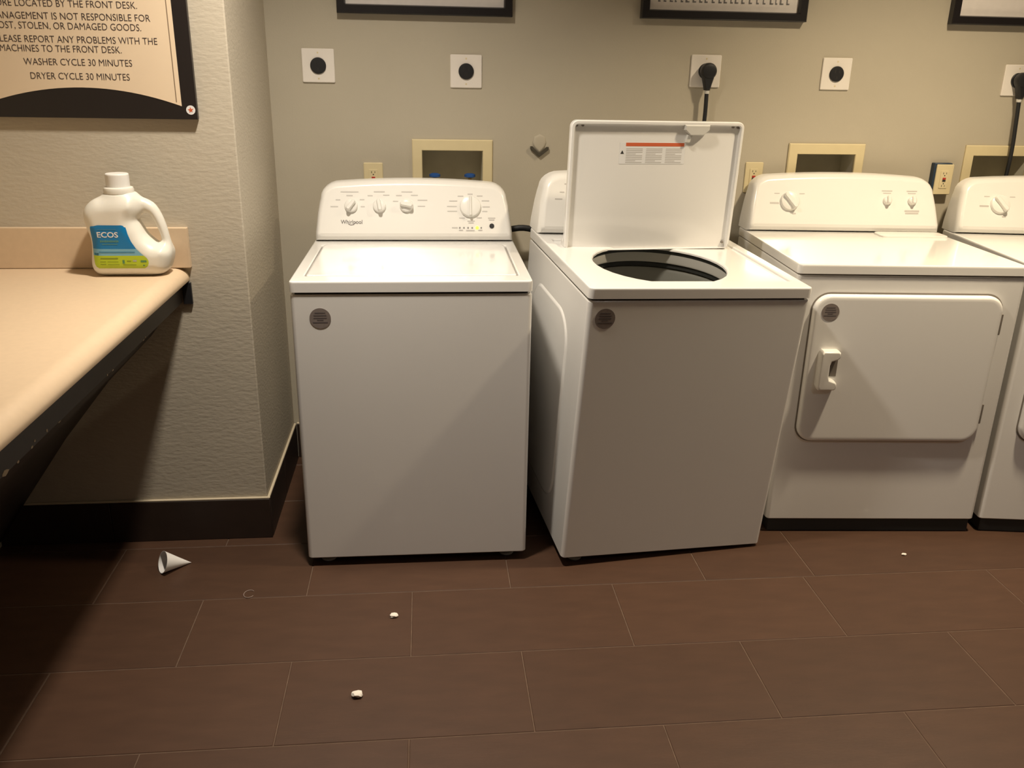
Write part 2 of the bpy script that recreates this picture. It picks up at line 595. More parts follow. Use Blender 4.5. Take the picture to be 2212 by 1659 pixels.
# ------------------------------------------------------------------ washers and dryers
S = 0.40      # lean of the console face
def console(parent, w, zt, cd, top, name='console', kx=1.0):
    """sloped control console with rounded upper corners"""
    zb = zt + 0.001
    zk = zt + 0.032
    h = top - zt
    lf = [(0.002, zb), (0.004, zk), (0.012, zt + 0.095), (0.0185, zt + 0.130)]
    arc = []
    cx, cz, rx, rz = 0.092, top - 0.064, 0.070, 0.054
    for i in range(7):
        a = R(180 - 90 * i / 6)
        arc.append((cx + rx * math.cos(a), cz + rz * math.sin(a)))
    left = lf + arc
    topm = []
    for i in range(1, 8):
        u = i / 8
        topm.append((cx + (w - 2 * cx) * u, top - 0.010 + 0.010 * (1 - (2 * u - 1) ** 2)))
    right = [(w - x, z) for x, z in left[::-1]]
    pts = left + topm + right
    pts = pts[::-1]            # CCW seen from the front
    def yf(z):
        return cd + max(0.0, z - zk) * S
    bm_ = new()
    def ring(d, dy):
        return [Vector((x, yf(z) + dy, z)) for x, z in inset(pts, d)]
    back = [Vector((x, cd + 0.135, z)) for x, z in inset(pts, 0.006)]
    back0 = [Vector((x, cd + 0.128, z)) for x, z in pts]
    rows = loft(bm_, [back, back0, ring(0, 0.032), ring(0.0015, 0.019), ring(0.0055, 0.0085), ring(0.0115, 0.0025), ring(0.019, 0.0)], cap1=False)
    fr_ = rows[-1]
    n = len(fr_)
    # split the front cap at the fold between lower band and sloping face
    nR, nL = 1, n - 2
    bm_.faces.new([bm_.verts.new(fr_[i].co) for i in (n - 1, 0, nR, nL)])
    bm_.faces.new([fr_[i] for i in range(nR, nL + 1)])
    o = finish(name, bm_, M_whitep, parent, angle=28)
    return o, (lambda x, z, n_=0.0: Vector((x, yf(z), z)) + Vector((0, -1, S)).normalized() * n_), yf, zk

def knob(parent, P, r, fin, h=0.020, fw=0.30, name='knob'):
    """round knob with a raised grip bar; fin = bar direction in degrees from horizontal"""
    U, V = Vector((1, 0, 0)), Vector((0, S, 1)).normalized()
    fr = Fr(P, U, V)
    b = new()
    lathe(b, fr, [(r * 1.02, -0.001), (r * 1.0, 0.006), (r * 0.92, 0.011), (r * 0.72, 0.0135), (r * 0.40, 0.0145)], 0, 32)
    a = R(fin)
    f2 = Fr(P, U * math.cos(a) + V * math.sin(a), -U * math.sin(a) + V * math.cos(a))
    pts = rrect(-r * 0.97, -r * fw, r * 0.97, r * fw, r * fw * 0.95, 5)
    slab(b, f2, pts, [(0, 0.004), (0.0, h * 0.7), (0.0012, h - 0.002), (0.0035, h)], 0)
    return finish(name, b, M_knob, parent, angle=40)

def sticker(parent, fr, r):
    b = new()
    lathe(b, fr, [(r, 0.0), (r, 0.0006)], 0, 36)
    for v, a in ((0.55, .5), (0.30, .6), (0.05, .62), (-0.15, .3), (-0.38, .7)):
        bar(b, Fr(fr(0, 0, 0.0006), fr.U, fr.V), -a * r, v * r - 0.0022, a * r, v * r + 0.0012, 0.0003, 1)
    o = finish('round_sticker', b, [M_stk, M_stkd], parent, smooth=False)
    o['label'] = 'round brown-grey sticker with dark print'
    return o

def cabinet(parent, w, d, z0, z1, r=0.014, opentop=True):
    b = new()
    pts = rrect(0, 0, w, d, r, 5)
    fr = Fr((0, 0, 0), (1, 0, 0), (0, 1, 0))
    slab(b, fr, pts, [(0.03, z0), (0.004, z0), (0.0, z0 + 0.004), (0.0, z1 - 0.005), (0.004, z1), (0.012, z1)], 0, cap0=True, cap1=not opentop)
    return finish('cabinet', b, M_white, parent, angle=40)

def feet(parent, w, d, z0, drop):
    for i, (fx, fy) in enumerate(((0.06, 0.05), (w - 0.06, 0.05), (0.06, d - 0.06), (w - 0.06, d - 0.06))):
        b = new()
        h = drop[i]
        lathe(b, Fr((fx, fy, 0), (1, 0, 0), (0, 1, 0)), [(0.018, h), (0.024, h + 0.003), (0.024, h + 0.010), (0.010, h + 0.013), (0.010, z0 + 0.004)], 0, 16)
        finish('foot', b, M_foot, parent)

WW, WD = 0.699, 0.715
def washer(name, label, loc, rot, zt, zb, drops, lid_open):
    t = thing(name, label, 'washing machine', loc, rot, 'top loading washers')
    cabinet(t, WW, WD, zb, zt - 0.040)
    feet(t, WW, WD, zb, drops)
    # gap strip under the top
    b = new()
    slab(b, Fr((0, 0, 0), (1, 0, 0), (0, 1, 0)), rrect(0.006, 0.006, WW - 0.006, WD - 0.006, 0.012, 5), [(0.006, zt - 0.046), (0.006, zt - 0.029)], 0, cap0=False, cap1=False)
    finish('seam', b, M_gap, t)
    # top panel with lid recess and round opening
    k = 8
    outer = rrect(-0.001, -0.003, WW + 0.001, WD, 0.016, k)
    rec = rrect(0.034, 0.066, WW - 0.034, 0.548, 0.012, k)
    hole = circ(0.320, 0.284, 0.212, k)
    b = new()
    Z = lambda P, z: [(x, y, z) for x, y in P]
    dep = 0.008
    loft(b, [Z(inset(outer, 0.014), zt - 0.032), Z(outer, zt - 0.032), Z(outer, zt - 0.006), Z(inset(outer, 0.0015), zt - 0.002), Z(inset(outer, 0.006), zt),
             Z(inset(rec, -0.003), zt), Z(rec, zt - 0.003), Z(inset(rec, 0.001), zt - dep),
             Z(inset(hole, -0.010), zt - dep), Z(inset(hole, -0.004), zt - dep - 0.001), Z(inset(hole, -0.001), zt - dep - 0.004), Z(hole, zt - dep - 0.009)], cap0=False, cap1=False)
    finish('top_panel', b, M_white, t, angle=30)
    co, P, yf, zk = console(t, WW, zt, 0.601, zt + 0.207)
    nz = zt - 0.933
    # knobs
    for (x, z, r, a, h, fw) in ((0.130, 1.052, 0.0225, 52, 0.028, 0.34), (0.228, 1.052, 0.0225, 100, 0.028, 0.34), (0.322, 1.054, 0.0235, 168, 0.028, 0.36), (0.546, 1.051, 0.0375, 90, 0.022, 0.14)):
        knob(co, P(x, z + nz, 0), r, a, h, fw)
    U, V = Vector((1, 0, 0)), Vector((0, S, 1)).normalized()
    b = new()
    lathe(b, Fr(P(0.621, 0.988 + nz), U, V), [(0.0085, -0.001), (0.0085, 0.002), (0.0070, 0.0035)], 0, 20)
    finish('start_button', b, M_black, co)
    for i in range(6):
        b = new()
        x = 0.508 + i * 0.0145 + (0.003 if i > 3 else 0)
        lit = i == 4 and not lid_open
        rr2 = 0.0058 if lit else 0.0028
        lathe(b, Fr(P(x, 0.982 + nz), U, V), [(rr2, 0.0), (rr2, 0.0010), (rr2 * .6, 0.0016)], 0, 14)
        q = finish('indicator_light', b, M_led if lit else M_printd, co)
        if lit:
            q['label'] = 'lit yellow-green indicator light'
    # flat print: captions round the dials
    b = new()
    fr0 = lambda x, z: Fr(P(x, z + nz, 0.0003), U, V)
    def cap(x, z, w_, h_=0.0035):
        bar(b, fr0(x, z), -w_ / 2, -h_ / 2, w_ / 2, h_ / 2, 0.0003)
    for (x, z, w_) in ((0.125, 1.098, .062), (0.228, 1.099, .038), (0.324, 1.099, .038), (0.125, 1.086, .022), (0.085, 1.072, .016), (0.168, 1.073, .016),
                       (0.072, 1.050, .026), (0.170, 1.050, .014), (0.196, 1.086, .018), (0.252, 1.088, .022), (0.296, 1.087, .020), (0.350, 1.088, .024),
                       (0.284, 1.068, .018), (0.378, 1.072, .034), (0.374, 1.052, .026), (0.486, 1.070, .028), (0.481, 1.052, .034), (0.482, 1.036, .034),
                       (0.512, 1.086, .020), (0.546, 1.093, .018), (0.580, 1.087, .020), (0.600, 1.071, .026), (0.602, 1.051, .026), (0.597, 1.036, .018),
                       (0.516, 1.014, .020), (0.577, 1.015, .018), (0.548, 1.004, .026), (0.548, 0.998, .018), (0.621, 1.014, .026), (0.621, 1.008, .020),
                       (0.490, 0.982, .020), (0.512, 0.974, .014), (0.545, 0.973, .03), (0.580, 0.974, .014)):
        cap(x, z, w_)
    finish('dial_print', b, M_print, co, smooth=False)['kind'] = 'stuff'
    b = new()
    text(b, lambda u, v: P(u, v + nz, 0.0006), 'Whirlpool', 0.094, 0.168, 0.994, 0.0135, bold=0.004)
    # swoosh under the lettering
    sw = [(0.120 + 0.026 * i / 10, 0.9925 - 0.006 * math.sin(math.pi * (1 - i / 10)) + 0.006 * (i / 10)) for i in range(11)]
    for (x0, z0), (x1, z1) in zip(sw[:-1], sw[1:]):
        b.faces.new([b.verts.new(P(*q_, 0.0006)) for q_ in ((x0, z0 + nz), (x1, z1 + nz), (x1, z1 + nz + 0.0018), (x0, z0 + nz + 0.0018))])
    finish('logo', b, M_stkd, co, smooth=False)
    # front sticker
    sx, sz = (0.083, 0.824) if not lid_open else (0.054, 0.849)
    sticker(t, Fr((sx, -0.0004, sz), (1, 0, 0), (0, 0, 1)), 0.0305)
    # pressed side panels
    for side in (0, 1):
        b = new()
        fr = Fr((0, 0, 0), (0, -1, 0), (0, 0, 1)) if side == 0 else Fr((WW, 0, 0), (0, 1, 0), (0, 0, 1))
        pts = rrect(-0.60, 0.13, -0.16, 0.80, 0.11, 10) if side == 0 else rrect(0.16, 0.13, 0.60, 0.80, 0.11, 10)
        slab(b, fr, pts, [(0, -0.001), (0.006, 0.0035), (0.012, 0.0045)], 0)
        finish('side_emboss', b, M_white, t, angle=50)
    if not lid_open:
        b = new()
        def LR(d, z):
            return [(x, y, z) for x, y in rrect(0.0405 + d, 0.0705 + d, WW - 0.0405 - d, 0.5420 - d, 0.010 + d * 0.3, 6)]
        loft(b, [LR(0, zt - 0.0072), LR(0, zt - 0.0005), LR(0.002, zt + 0.0015), LR(0.006, zt + 0.002), LR(0.05, zt + 0.0005), LR(0.12, zt - 0.0015)])
        finish('lid', b, M_white, t, angle=60)
        b = new()
        slab(b, Fr((0, 0, 0), (1, 0, 0), (0, 1, 0)), rrect(0.0355, 0.0675, WW - 0.0355, 0.5465, 0.011, 6), [(0, zt - 0.0079), (0, zt - 0.0074)], 0)
        finish('lid_seam', b, M_seam, t)
    else:
        # tub, basket, agitator seen through the opening
        f0 = Fr((0.320, 0.284, 0), (1, 0, 0), (0, 1, 0))
        zr = zt - dep
        b = new()
        lathe(b, f0, [(0.2125, zr - 0.0085), (0.217, zr - 0.009), (0.219, zr - 0.022), (0.226, zr - 0.026)], 0, 48, False, False)
        finish('gasket', b, M_tubd, t)
        b = new()
        lathe(b, f0, [(0.2195, zr - 0.020), (0.222, zr - 0.050), (0.2255, zr - 0.056), (0.240, zr - 0.056), (0.240, zr - 0.020)], 0, 48, False, False)
        finish('tub_ring', b, M_tubw, t)
        b = new()
        lathe(b, f0, [(0.246, zr - 0.057), (0.232, zr - 0.060), (0.230, zr - 0.072), (0.246, zr - 0.076)], 0, 48, False, False)
        finish('gasket', b, M_tubd, t)
        b = new()
        lathe(b, f0, [(0.248, zr - 0.074), (0.236, zr - 0.078), (0.232, zr - 0.090), (0.236, zr - 0.13), (0.243, 0.45), (0.20, 0.36), (0.03, 0.35)], 0, 48, False, True)
        bk = finish('basket', b, M_tubg, t)
        b = new()
        lathe(b, f0, [(0.15, 0.355), (0.13, 0.40), (0.07, 0.46), (0.05, 0.60), (0.045, 0.74), (0.03, 0.76)], 0, 32)
        for q in range(4):
            a = R(90 * q + 20)
            M = Matrix.Translation((0.320, 0.284, 0)) @ Matrix.Rotation(a, 4, 'Z')
            box(b, (0.04, -0.006, 0.37), (0.145, 0.006, 0.50), bev=0.004, seg=1, M=M)
        finish('agitator', b, M_tubw, t)
        # open lid
        lid = new()
        lw, lh, th = 0.590, 0.418, 0.024
        LF = Fr((0.352, 0.462, zt - 0.012), Vector((math.cos(R(1.6)), 0, math.sin(R(1.6)))), Vector((-math.sin(R(1.6)), 0.015, math.cos(R(1.6)))))
        LF.O += LF.U * -0.002
        pts = rrect(-lw / 2, 0, lw / 2, lh, 0.022, 8)
        sq = lambda d: [(u, v if v > 0.045 else (v * 0.12 if d > 0.004 else v)) for u, v in inset(pts, d)]   # no rim along the hinge edge
        loft(lid, [[LF(u, v, n_) for u, v in sq(d)] for d, n_ in [(0.0039, -th), (0.0, -th + 0.005), (0.0, -0.004), (0.003, 0.0), (0.010, 0.0), (0.0135, -0.003), (0.0145, -0.013), (0.020, -0.0145)]])
        lo = finish('lid', lid, M_white, t, angle=35)
        lo['label'] = 'open lid standing upright'
        FP = Fr(LF(0, 0, -0.0143), LF.U, LF.V)
        b = new()
        x0 = -0.105
        bar(b, FP, x0 - 0.020, 0.282, x0 + 0.205, 0.350, 0.0004, 2)
        F2 = Fr(FP(0, 0, 0.0004), FP.U, FP.V)
        bar(b, F2, x0, 0.338, x0 + 0.200, 0.349, 0.0003, 0)
        tri = [(x0 - 0.017, 0.314), (x0 - 0.005, 0.314), (x0 - 0.011, 0.325)]
        loft(b, [[F2(u, v, 0) for u, v in tri], [F2(u, v, 0.0004) for u, v in tri]], 3)
        for c_i in range(3):
            for l_i in range(9):
                ww_ = 0.056 * (1.0 if l_i % 4 != 3 else 0.6)
                v = 0.330 - l_i * 0.0054
                bar(b, F2, x0 + 0.002 + c_i * 0.068, v - 0.0012, x0 + 0.002 + c_i * 0.068 + ww_, v + 0.0012, 0.0002, 1)
        wl = finish('warning_label', b, [M_red, M_print, M_lwhite, M_gap], lo, smooth=False)
        wl['label'] = 'white warning label with red bar and three columns of small print'
        # latch strike on the upper rim
        b = new()
        lpts = [(0.085, 0.392), (0.105, 0.375), (0.150, 0.375), (0.172, 0.392), (0.172, 0.408), (0.085, 0.408)]
        slab(b, FP, lpts, [(0, 0), (0, 0.014), (0.003, 0.020)], 0)
        slab(b, FP, [(0.095, 0.352), (0.108, 0.352), (0.118, 0.378), (0.100, 0.378)], [(0, 0), (0.001, 0.012)], 0)
        finish('latch_strike', b, M_tubw, lo)
        for (u, v) in ((-0.275, 0.402), (-0.255, 0.402), (0.258, 0.402), (0.276, 0.400), (0.272, 0.02)):
            b = new()
            lathe(b, Fr(FP(u, v, 0), FP.U, FP.V), [(0.0045, 0.0), (0.0045, 0.006), (0.003, 0.008)], 0, 12)
            finish('bumper', b, M_seam, lo)
        for sgn in (-1, 1):
            b = new()
            box(b, (0.352 + sgn * 0.285 - 0.012, 0.476, zt - 0.0155), (0.352 + sgn * 0.285 + 0.012, 0.510, zt + 0.012), bev=0.003, seg=1)
            finish('hinge', b, M_whitep, t)
    return t

def rotm(yaw, roll=0, pit=0):
    return Matrix.Rotation(R(yaw), 3, 'Z') @ Matrix.Rotation(R(roll), 3, 'Y') @ Matrix.Rotation(R(pit), 3, 'X')

washer('washer', 'white top-load washer with its lid closed, nearest the left wall', (0, -0.855, 0), rotm(-0.23), 0.933, 0.030,
       [0.0005] * 4, False)
# the second washer stands crooked, leaning forward and to the right on unequal feet
W2M = rotm(7.3, 2.0, 4.0)
W2L = Vector((0.806, -0.912, 0.0))
drops = []
for fx, fy in ((0.06, 0.05), (WW - 0.06, 0.05), (0.06, WD - 0.06), (WW - 0.06, WD - 0.06)):
    # local height at which the foot axis meets the floor
    p = W2M @ Vector((fx, fy, 0))
    drops.append(min(0.018, -(p.z + W2L.z) / (W2M @ Vector((0, 0, 1))).z + 0.0025))
washer('washer', 'white top-load washer standing crooked with its lid open', W2L, W2M, 0.941, 0.033, drops, True)

DW, DD = 0.737, 0.70
def dryer(label, loc, rot):
    t = thing('dryer', label, 'dryer', loc, rot, 'front loading dryers')
    zt, zb = 0.953, 0.052
    cabinet(t, DW, DD, zb, zt - 0.036)
    feet(t, DW, DD, zb, [0.0005] * 4)
    b = new()  # dark block standing in for the shade under the cabinet
    box(b, (0.012, 0.010, 0.003), (DW - 0.012, DD - 0.02, zb + 0.002))
    finish('gap_shade', b, M_gap, t)
    b = new()
    slab(b, Fr((0, 0, 0), (1, 0, 0), (0, 1, 0)), rrect(0.005, 0.005, DW - 0.005, DD - 0.005, 0.012, 5), [(0, zt - 0.042), (0, zt - 0.028)], 0, False, False)
    finish('seam', b, M_seam, t)
    b = new()
    slab(b, Fr((0, 0, 0), (1, 0, 0), (0, 1, 0)), rrect(-0.001, -0.004, DW + 0.001, DD, 0.016, 6), [(0.01, zt - 0.030), (0, zt - 0.030), (0, zt - 0.007), (0.002, zt - 0.002), (0.007, zt)], 0)
    finish('top_panel', b, M_white, t, angle=40)
    b = new()
    slab(b, Fr((0, 0, 0), (1, 0, 0), (0, 1, 0)), rrect(0.475, 0.482, 0.722, 0.574, 0.018, 6), [(0, zt - 0.001), (0, zt + 0.006), (0.003, zt + 0.008)], 0)
    finish('lint_screen_cover', b, M_whitep, t, angle=40)
    co, P, yf, zk = console(t, DW, zt, 0.583, zt + 0.210)
    knob(co, P(0.158, 1.063), 0.036, 128, 0.026, 0.26)
    knob(co, P(0.530, 1.070), 0.0165, 90, 0.024, 0.42)
    knob(co, P(0.625, 1.070), 0.0165, 90, 0.024, 0.42)
    U, V = Vector((1, 0, 0)), Vector((0, S, 1)).normalized()
    b = new()
    for (x, z, w_, h_) in ((0.100, 1.056, .034, .006), (0.174, 1.020, .014, .005), (0.530, 1.104, .040, .004), (0.530, 1.096, .03, .003), (0.625, 1.104, .040, .004), (0.625, 1.096, .03, .003),
                           (0.624, 1.034, .056, .006), (0.624, 1.026, .050, .005), (0.205, 1.09, .02, .003), (0.11, 1.09, .02, .003)):
        bar(b, Fr(P(x, z, 0.0003), U, V), -w_ / 2, -h_ / 2, w_ / 2, h_ / 2, 0.0003)
    finish('dial_print', b, M_print, co, smooth=False)['kind'] = 'stuff'
    F = Fr((0, 0, 0), (1, 0, 0), (0, 0, 1))
    b = new()
    slab(b, F, rrect(0.055, 0.350, 0.678, 0.864, 0.058, 9), [(0, -0.0008), (0.0, 0.0012), (0.002, 0.0022)], 0)
    finish('door_seam', b, M_seam, t)
    b = new()
    slab(b, F, rrect(0.0595, 0.356, 0.672, 0.8585, 0.053, 9), [(0, 0.001), (0.0, 0.012), (0.004, 0.018), (0.010, 0.0205), (0.018, 0.0195)], 0)
    dr = finish('door', b, M_white, t, angle=50)
    # C-shaped handle on the left of the door
    H = Fr((0, -0.019, 0), (1, 0, 0), (0, 0, 1))
    b = new()
    hp = [(0.092, 0.560), (0.100, 0.546), (0.150, 0.546), (0.158, 0.553), (0.158, 0.570), (0.150, 0.578), (0.132, 0.584), (0.128, 0.596), (0.128, 0.632), (0.132, 0.644), (0.150, 0.650), (0.158, 0.658), (0.158, 0.674), (0.150, 0.681), (0.100, 0.681), (0.092, 0.670)]
    slab(b, H, hp, [(0, 0), (0.0, 0.020), (0.003, 0.028), (0.007, 0.031)], 0)
    finish('handle', b, M_whitep, dr, angle=45)
    b = new()
    slab(b, H, [(0.128, 0.588), (0.160, 0.588), (0.160, 0.644), (0.128, 0.644)], [(0, -0.0005), (0, 0.0012)], 0)
    finish('handle_recess', b, M_seam, dr)
    sticker(dr, Fr((0.112, -0.0199, 0.803), (1, 0, 0), (0, 0, 1)), 0.0285)
    for z in (0.455, 0.765):
        b = new()
        box(b, (0.6725, -0.012, z - 0.035), (0.6795, -0.0005, z + 0.035), bev=0.002, seg=1)
        finish('hinge', b, M_seam, t)
    return t
d1 = dryer('white dryer directly right of the open-lidded washer', (1.555, -0.733, 0), rotm(-3.98))
d2 = copy_tree(d1)
d2.location = (2.312, -0.780, 0)
d2.rotation_quaternion = rotm(-8.0).to_quaternion()
d2['label'] = 'white dryer cut off at the right edge of the picture'

# ------------------------------------------------------------------ wall fittings
def big_outlet(x, z, label):
    t = thing('dryer_outlet', label, 'wall outlet', (x, 0, z), group='square dryer outlets in a row')
    F = Fr((0, -0.0005, 0), (1, 0, 0), (0, 0, 1))
    b = new()
    slab(b, F, rrect(-0.0565, -0.0565, 0.0565, 0.0565, 0.004, 4), [(0, 0), (0, 0.004), (0.002, 0.006)], 0)
    pl = finish('cover_plate', b, M_plate, t)
    for dz in (-0.043, 0.043):
        b = new()
        lathe(b, Fr((0, -0.0064, dz), (1, 0, 0), (0, 0, 1)), [(0.003, 0), (0.003, 0.0008)], 0, 10)
        finish('screw', b, M_ivory, pl)
    b = new()
    lathe(b, Fr((0, -0.0064, 0), (1, 0, 0), (0, 0, 1)), [(0.0275, 0), (0.0275, 0.004), (0.0255, 0.006), (0.020, 0.0065)], 0, 32)
    rc = finish('receptacle', b, M_black, t)
    for a in (45, 135, 270):
        b = new()
        u, v = 0.012 * math.cos(R(a)), 0.012 * math.sin(R(a))
        bar(b, Fr((u, -0.0129, v), (1, 0, 0), (0, 0, 1)), -0.0012, -0.005, 0.0012, 0.005, 0.0004)
        finish('slot', b, M_gap, rc, smooth=False)
    return t
OZ = 1.508
big_outlet(0.022, 1.511, 'white square outlet plate with black socket, leftmost of the row')
big_outlet(0.544, 1.501, 'white square outlet plate with black socket above the closed washer')
big_outlet(1.426, 1.517, 'white square outlet plate with a black plug in it above the open lid')
big_outlet(1.928, 1.516, 'white square outlet plate with empty black socket above the first dryer')
big_outlet(2.652, 1.505, 'white square outlet plate with a black plug at the right edge')

def plug(x, z, path, label):
    t = thing('power_cable', label, 'power cord', (x, 0, z), group='black dryer cords plugged into the wall')
    F = Fr((0, -0.0145, 0), (1, 0, 0), (0, 0, 1))
    b = new()
    lathe(b, F, [(0.026, 0), (0.029, 0.008), (0.029, 0.028), (0.024, 0.036), (0.012, 0.039)], 0, 28)
    pts = [(-0.025, -0.005), (-0.014, -0.045), (-0.009, -0.066), (0.009, -0.066), (0.014, -0.045), (0.025, -0.005)]
    slab(b, F, pts, [(0.004, 0.003), (0, 0.008), (0, 0.028), (0.004, 0.034)], 0)
    pg = finish('plug', b, M_black, t)
    b = new()
    lathe(b, Fr((0, -0.034, -0.072), (1, 0, 0), (0, 1, 0)), [(0.0085, -0.006), (0.0095, -0.003), (0.0095, 0.003), (0.0085, 0.006)], 0, 16)
    finish('strain_relief', b, M_tubw, t)
    b = new()
    tube(b, path, 0.0075, 0, 10)
    finish('cable', b, M_rubber, t)
    return t
plug(1.428, 1.517, [(0, -0.034, -0.064), (0.001, -0.035, -0.15), (-0.001, -0.036, -0.30), (0.03, -0.040, -0.60), (0.06, -0.042, -1.0), (0.13, -0.042, -1.30)], 'black plug and cord hanging behind the open washer lid')
plug(2.655, 1.505, [(0, -0.034, -0.064), (0.006, -0.035, -0.15), (0.012, -0.036, -0.30), (0.0, -0.036, -0.60), (0.03, -0.036, -1.0), (0.05, -0.036, -1.30)], 'black plug and cord at the right edge of the picture')

def wall_outlet(x, z, label, dark=False):
    t = thing('wall_outlet', label, 'wall outlet', (x, 0, z), group='small ivory outlets behind the machines')
    y0 = -0.0005
    if dark:
        b = new()
        box(b, (-0.043, -0.026, -0.055), (0.030, -0.0005, 0.062), bev=0.002, seg=1)
        q = finish('surface_box', b, M_navy, t)
        y0 = -0.0262
    F = Fr((0, y0, 0), (1, 0, 0), (0, 0, 1))
    b = new()
    slab(b, F, rrect(-0.035, -0.0575, 0.035, 0.0575, 0.004, 4), [(0, 0), (0, 0.003), (0.002, 0.005)], 0)
    finish('cover_plate', b, M_ivory, t)
    b = new()
    G2 = Fr((0, y0 - 0.0052, 0), (1, 0, 0), (0, 0, 1))
    slab(b, G2, rrect(-0.0165, -0.0335, 0.0165, 0.0335, 0.003, 4), [(0, 0), (0, 0.0015), (0.001, 0.002)], 0)
    fc = finish('socket_face', b, M_ivory, t)
    G3 = Fr((0, y0 - 0.0073, 0), (1, 0, 0), (0, 0, 1))
    for s in (1, -1):
        for (u, v, w_, h_) in ((-0.006, 0.024, 0.002, 0.007), (0.006, 0.024, 0.002, 0.006), (0.0, 0.0155, 0.004, 0.004)):
            b = new()
            bar(b, G3, u - w_ / 2, s * v - h_ / 2, u + w_ / 2, s * v + h_ / 2, 0.0003)
            finish('slot', b, M_gap, fc, smooth=False)
    for v, m in ((0.004, M_slot), (-0.004, M_gap)):
        b = new()
        bar(b, G3, -0.0065, v - 0.0035, 0.0065, v + 0.0035, 0.0012)
        finish('button', b, m, fc, smooth=False)
    return t
wall_outlet(0.201, 1.121, 'small ivory outlet with red button behind the closed washer')
wall_outlet(1.652, 1.135, 'small ivory outlet left of the first dryer console')
wall_outlet(2.412, 1.135, 'small ivory outlet on a dark box between the dryer consoles', True)

def laundry_box(x0, x1, label):
    xc = (x0 + x1) / 2
    w = (x1 - x0) / 2
    t = thing('laundry_box', label, 'valve box', (xc, 0, BZ0), group='ivory framed recessed valve boxes')
    F = Fr((0, -0.0005, 0), (1, 0, 0), (0, 0, 1))
    h = BZ1 - BZ0
    o1 = [(-w, 0), (w, 0), (w, h), (-w, h)]
    i1 = [(-w + 0.037, 0.037), (w - 0.037, 0.037), (w - 0.037, h - 0.040), (-w + 0.037, h - 0.040)]
    b = new()
    loft(b, [[F(u, v, 0) for u, v in o1], [F(u, v, 0.006) for u, v in o1], [F(u, v, 0.009) for u, v in inset(o1, 0.003)],
             [F(u, v, 0.009) for u, v in inset(i1, -0.002)], [F(u, v, 0.006) for u, v in i1], [F(u, v, -0.004) for u, v in i1]], 0, False, False)
    finish('frame', b, M_ivory, t, angle=30)
    b = new()
    loft(b, [[F(u, v, -0.003) for u, v in i1], [F(u, v, -0.108) for u, v in i1]], 0, False, True)
    tub = finish('tub', b, M_boxin, t, smooth=False)
    for s in (-1, 1):
        b = new()
        G2 = Fr((s * 0.066, 0.028, 0.037), (1, 0, 0), (0, 1, 0))
        lathe(b, G2, [(0.010, 0.0005), (0.010, 0.035), (0.014, 0.037), (0.014, 0.052), (0.006, 0.055), (0.006, 0.075)], 0, 16)
        va = finish('valve', b, M_brass, t)
        b = new()
        lathe(b, Fr((s * 0.066, 0.028, 0.037 + 0.074), (1, 0, 0), (0, 1, 0)), [(0.013, 0.0), (0.021, 0.004), (0.021, 0.012), (0.012, 0.016)], 0, 12)
        finish('handle', b, M_blue, va)
    b = new()
    lathe(b, Fr((0, 0.030, 0.037), (1, 0, 0), (0, 1, 0)), [(0.026, 0.0005), (0.026, 0.012), (0.020, 0.012), (0.020, 0.003)], 0, 20)
    finish('drain', b, M_black, t)
    return t
laundry_box(*boxes[0], 'ivory framed valve box above the closed washer console')
laundry_box(*boxes[1], 'ivory framed valve box above the first dryer console')
laundry_box(*boxes[2], 'ivory framed valve box at the right edge of the picture')

# hook on the wall between the washers
hk = thing('wall_hook', 'small wall-coloured hook with a dark V of modelled shade between the washers', 'hook', (0.817, 0, 1.205))
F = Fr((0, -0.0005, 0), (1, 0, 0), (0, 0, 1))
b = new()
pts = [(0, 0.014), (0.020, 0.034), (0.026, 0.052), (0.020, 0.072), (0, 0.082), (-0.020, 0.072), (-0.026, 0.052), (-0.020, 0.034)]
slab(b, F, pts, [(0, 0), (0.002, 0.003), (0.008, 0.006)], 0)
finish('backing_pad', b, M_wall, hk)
b = new()  # dark V modelled as the shade below the pad
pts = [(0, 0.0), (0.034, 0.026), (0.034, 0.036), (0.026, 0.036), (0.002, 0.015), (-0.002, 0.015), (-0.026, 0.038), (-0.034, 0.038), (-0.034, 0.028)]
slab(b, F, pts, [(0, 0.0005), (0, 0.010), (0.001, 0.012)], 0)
finish('v_shade', b, mat('dark_olive_shade', (0.06, 0.052, 0.036), 0.5), hk)

# drain hose between the washers
b = new()
tube(b, [(0.45, -0.075, 0.70), (0.58, -0.085, 0.90), (0.717, -0.088, 0.951), (0.804, -0.088, 0.944), (0.90, -0.085, 0.90), (0.98, -0.075, 0.62), (1.0, -0.06, 0.30), (1.0, -0.05, 0.015)], 0.0115, 0, 12)
tag(finish('drain_hose', b, M_rubber), 'black hose running behind the two washers', 'hose')

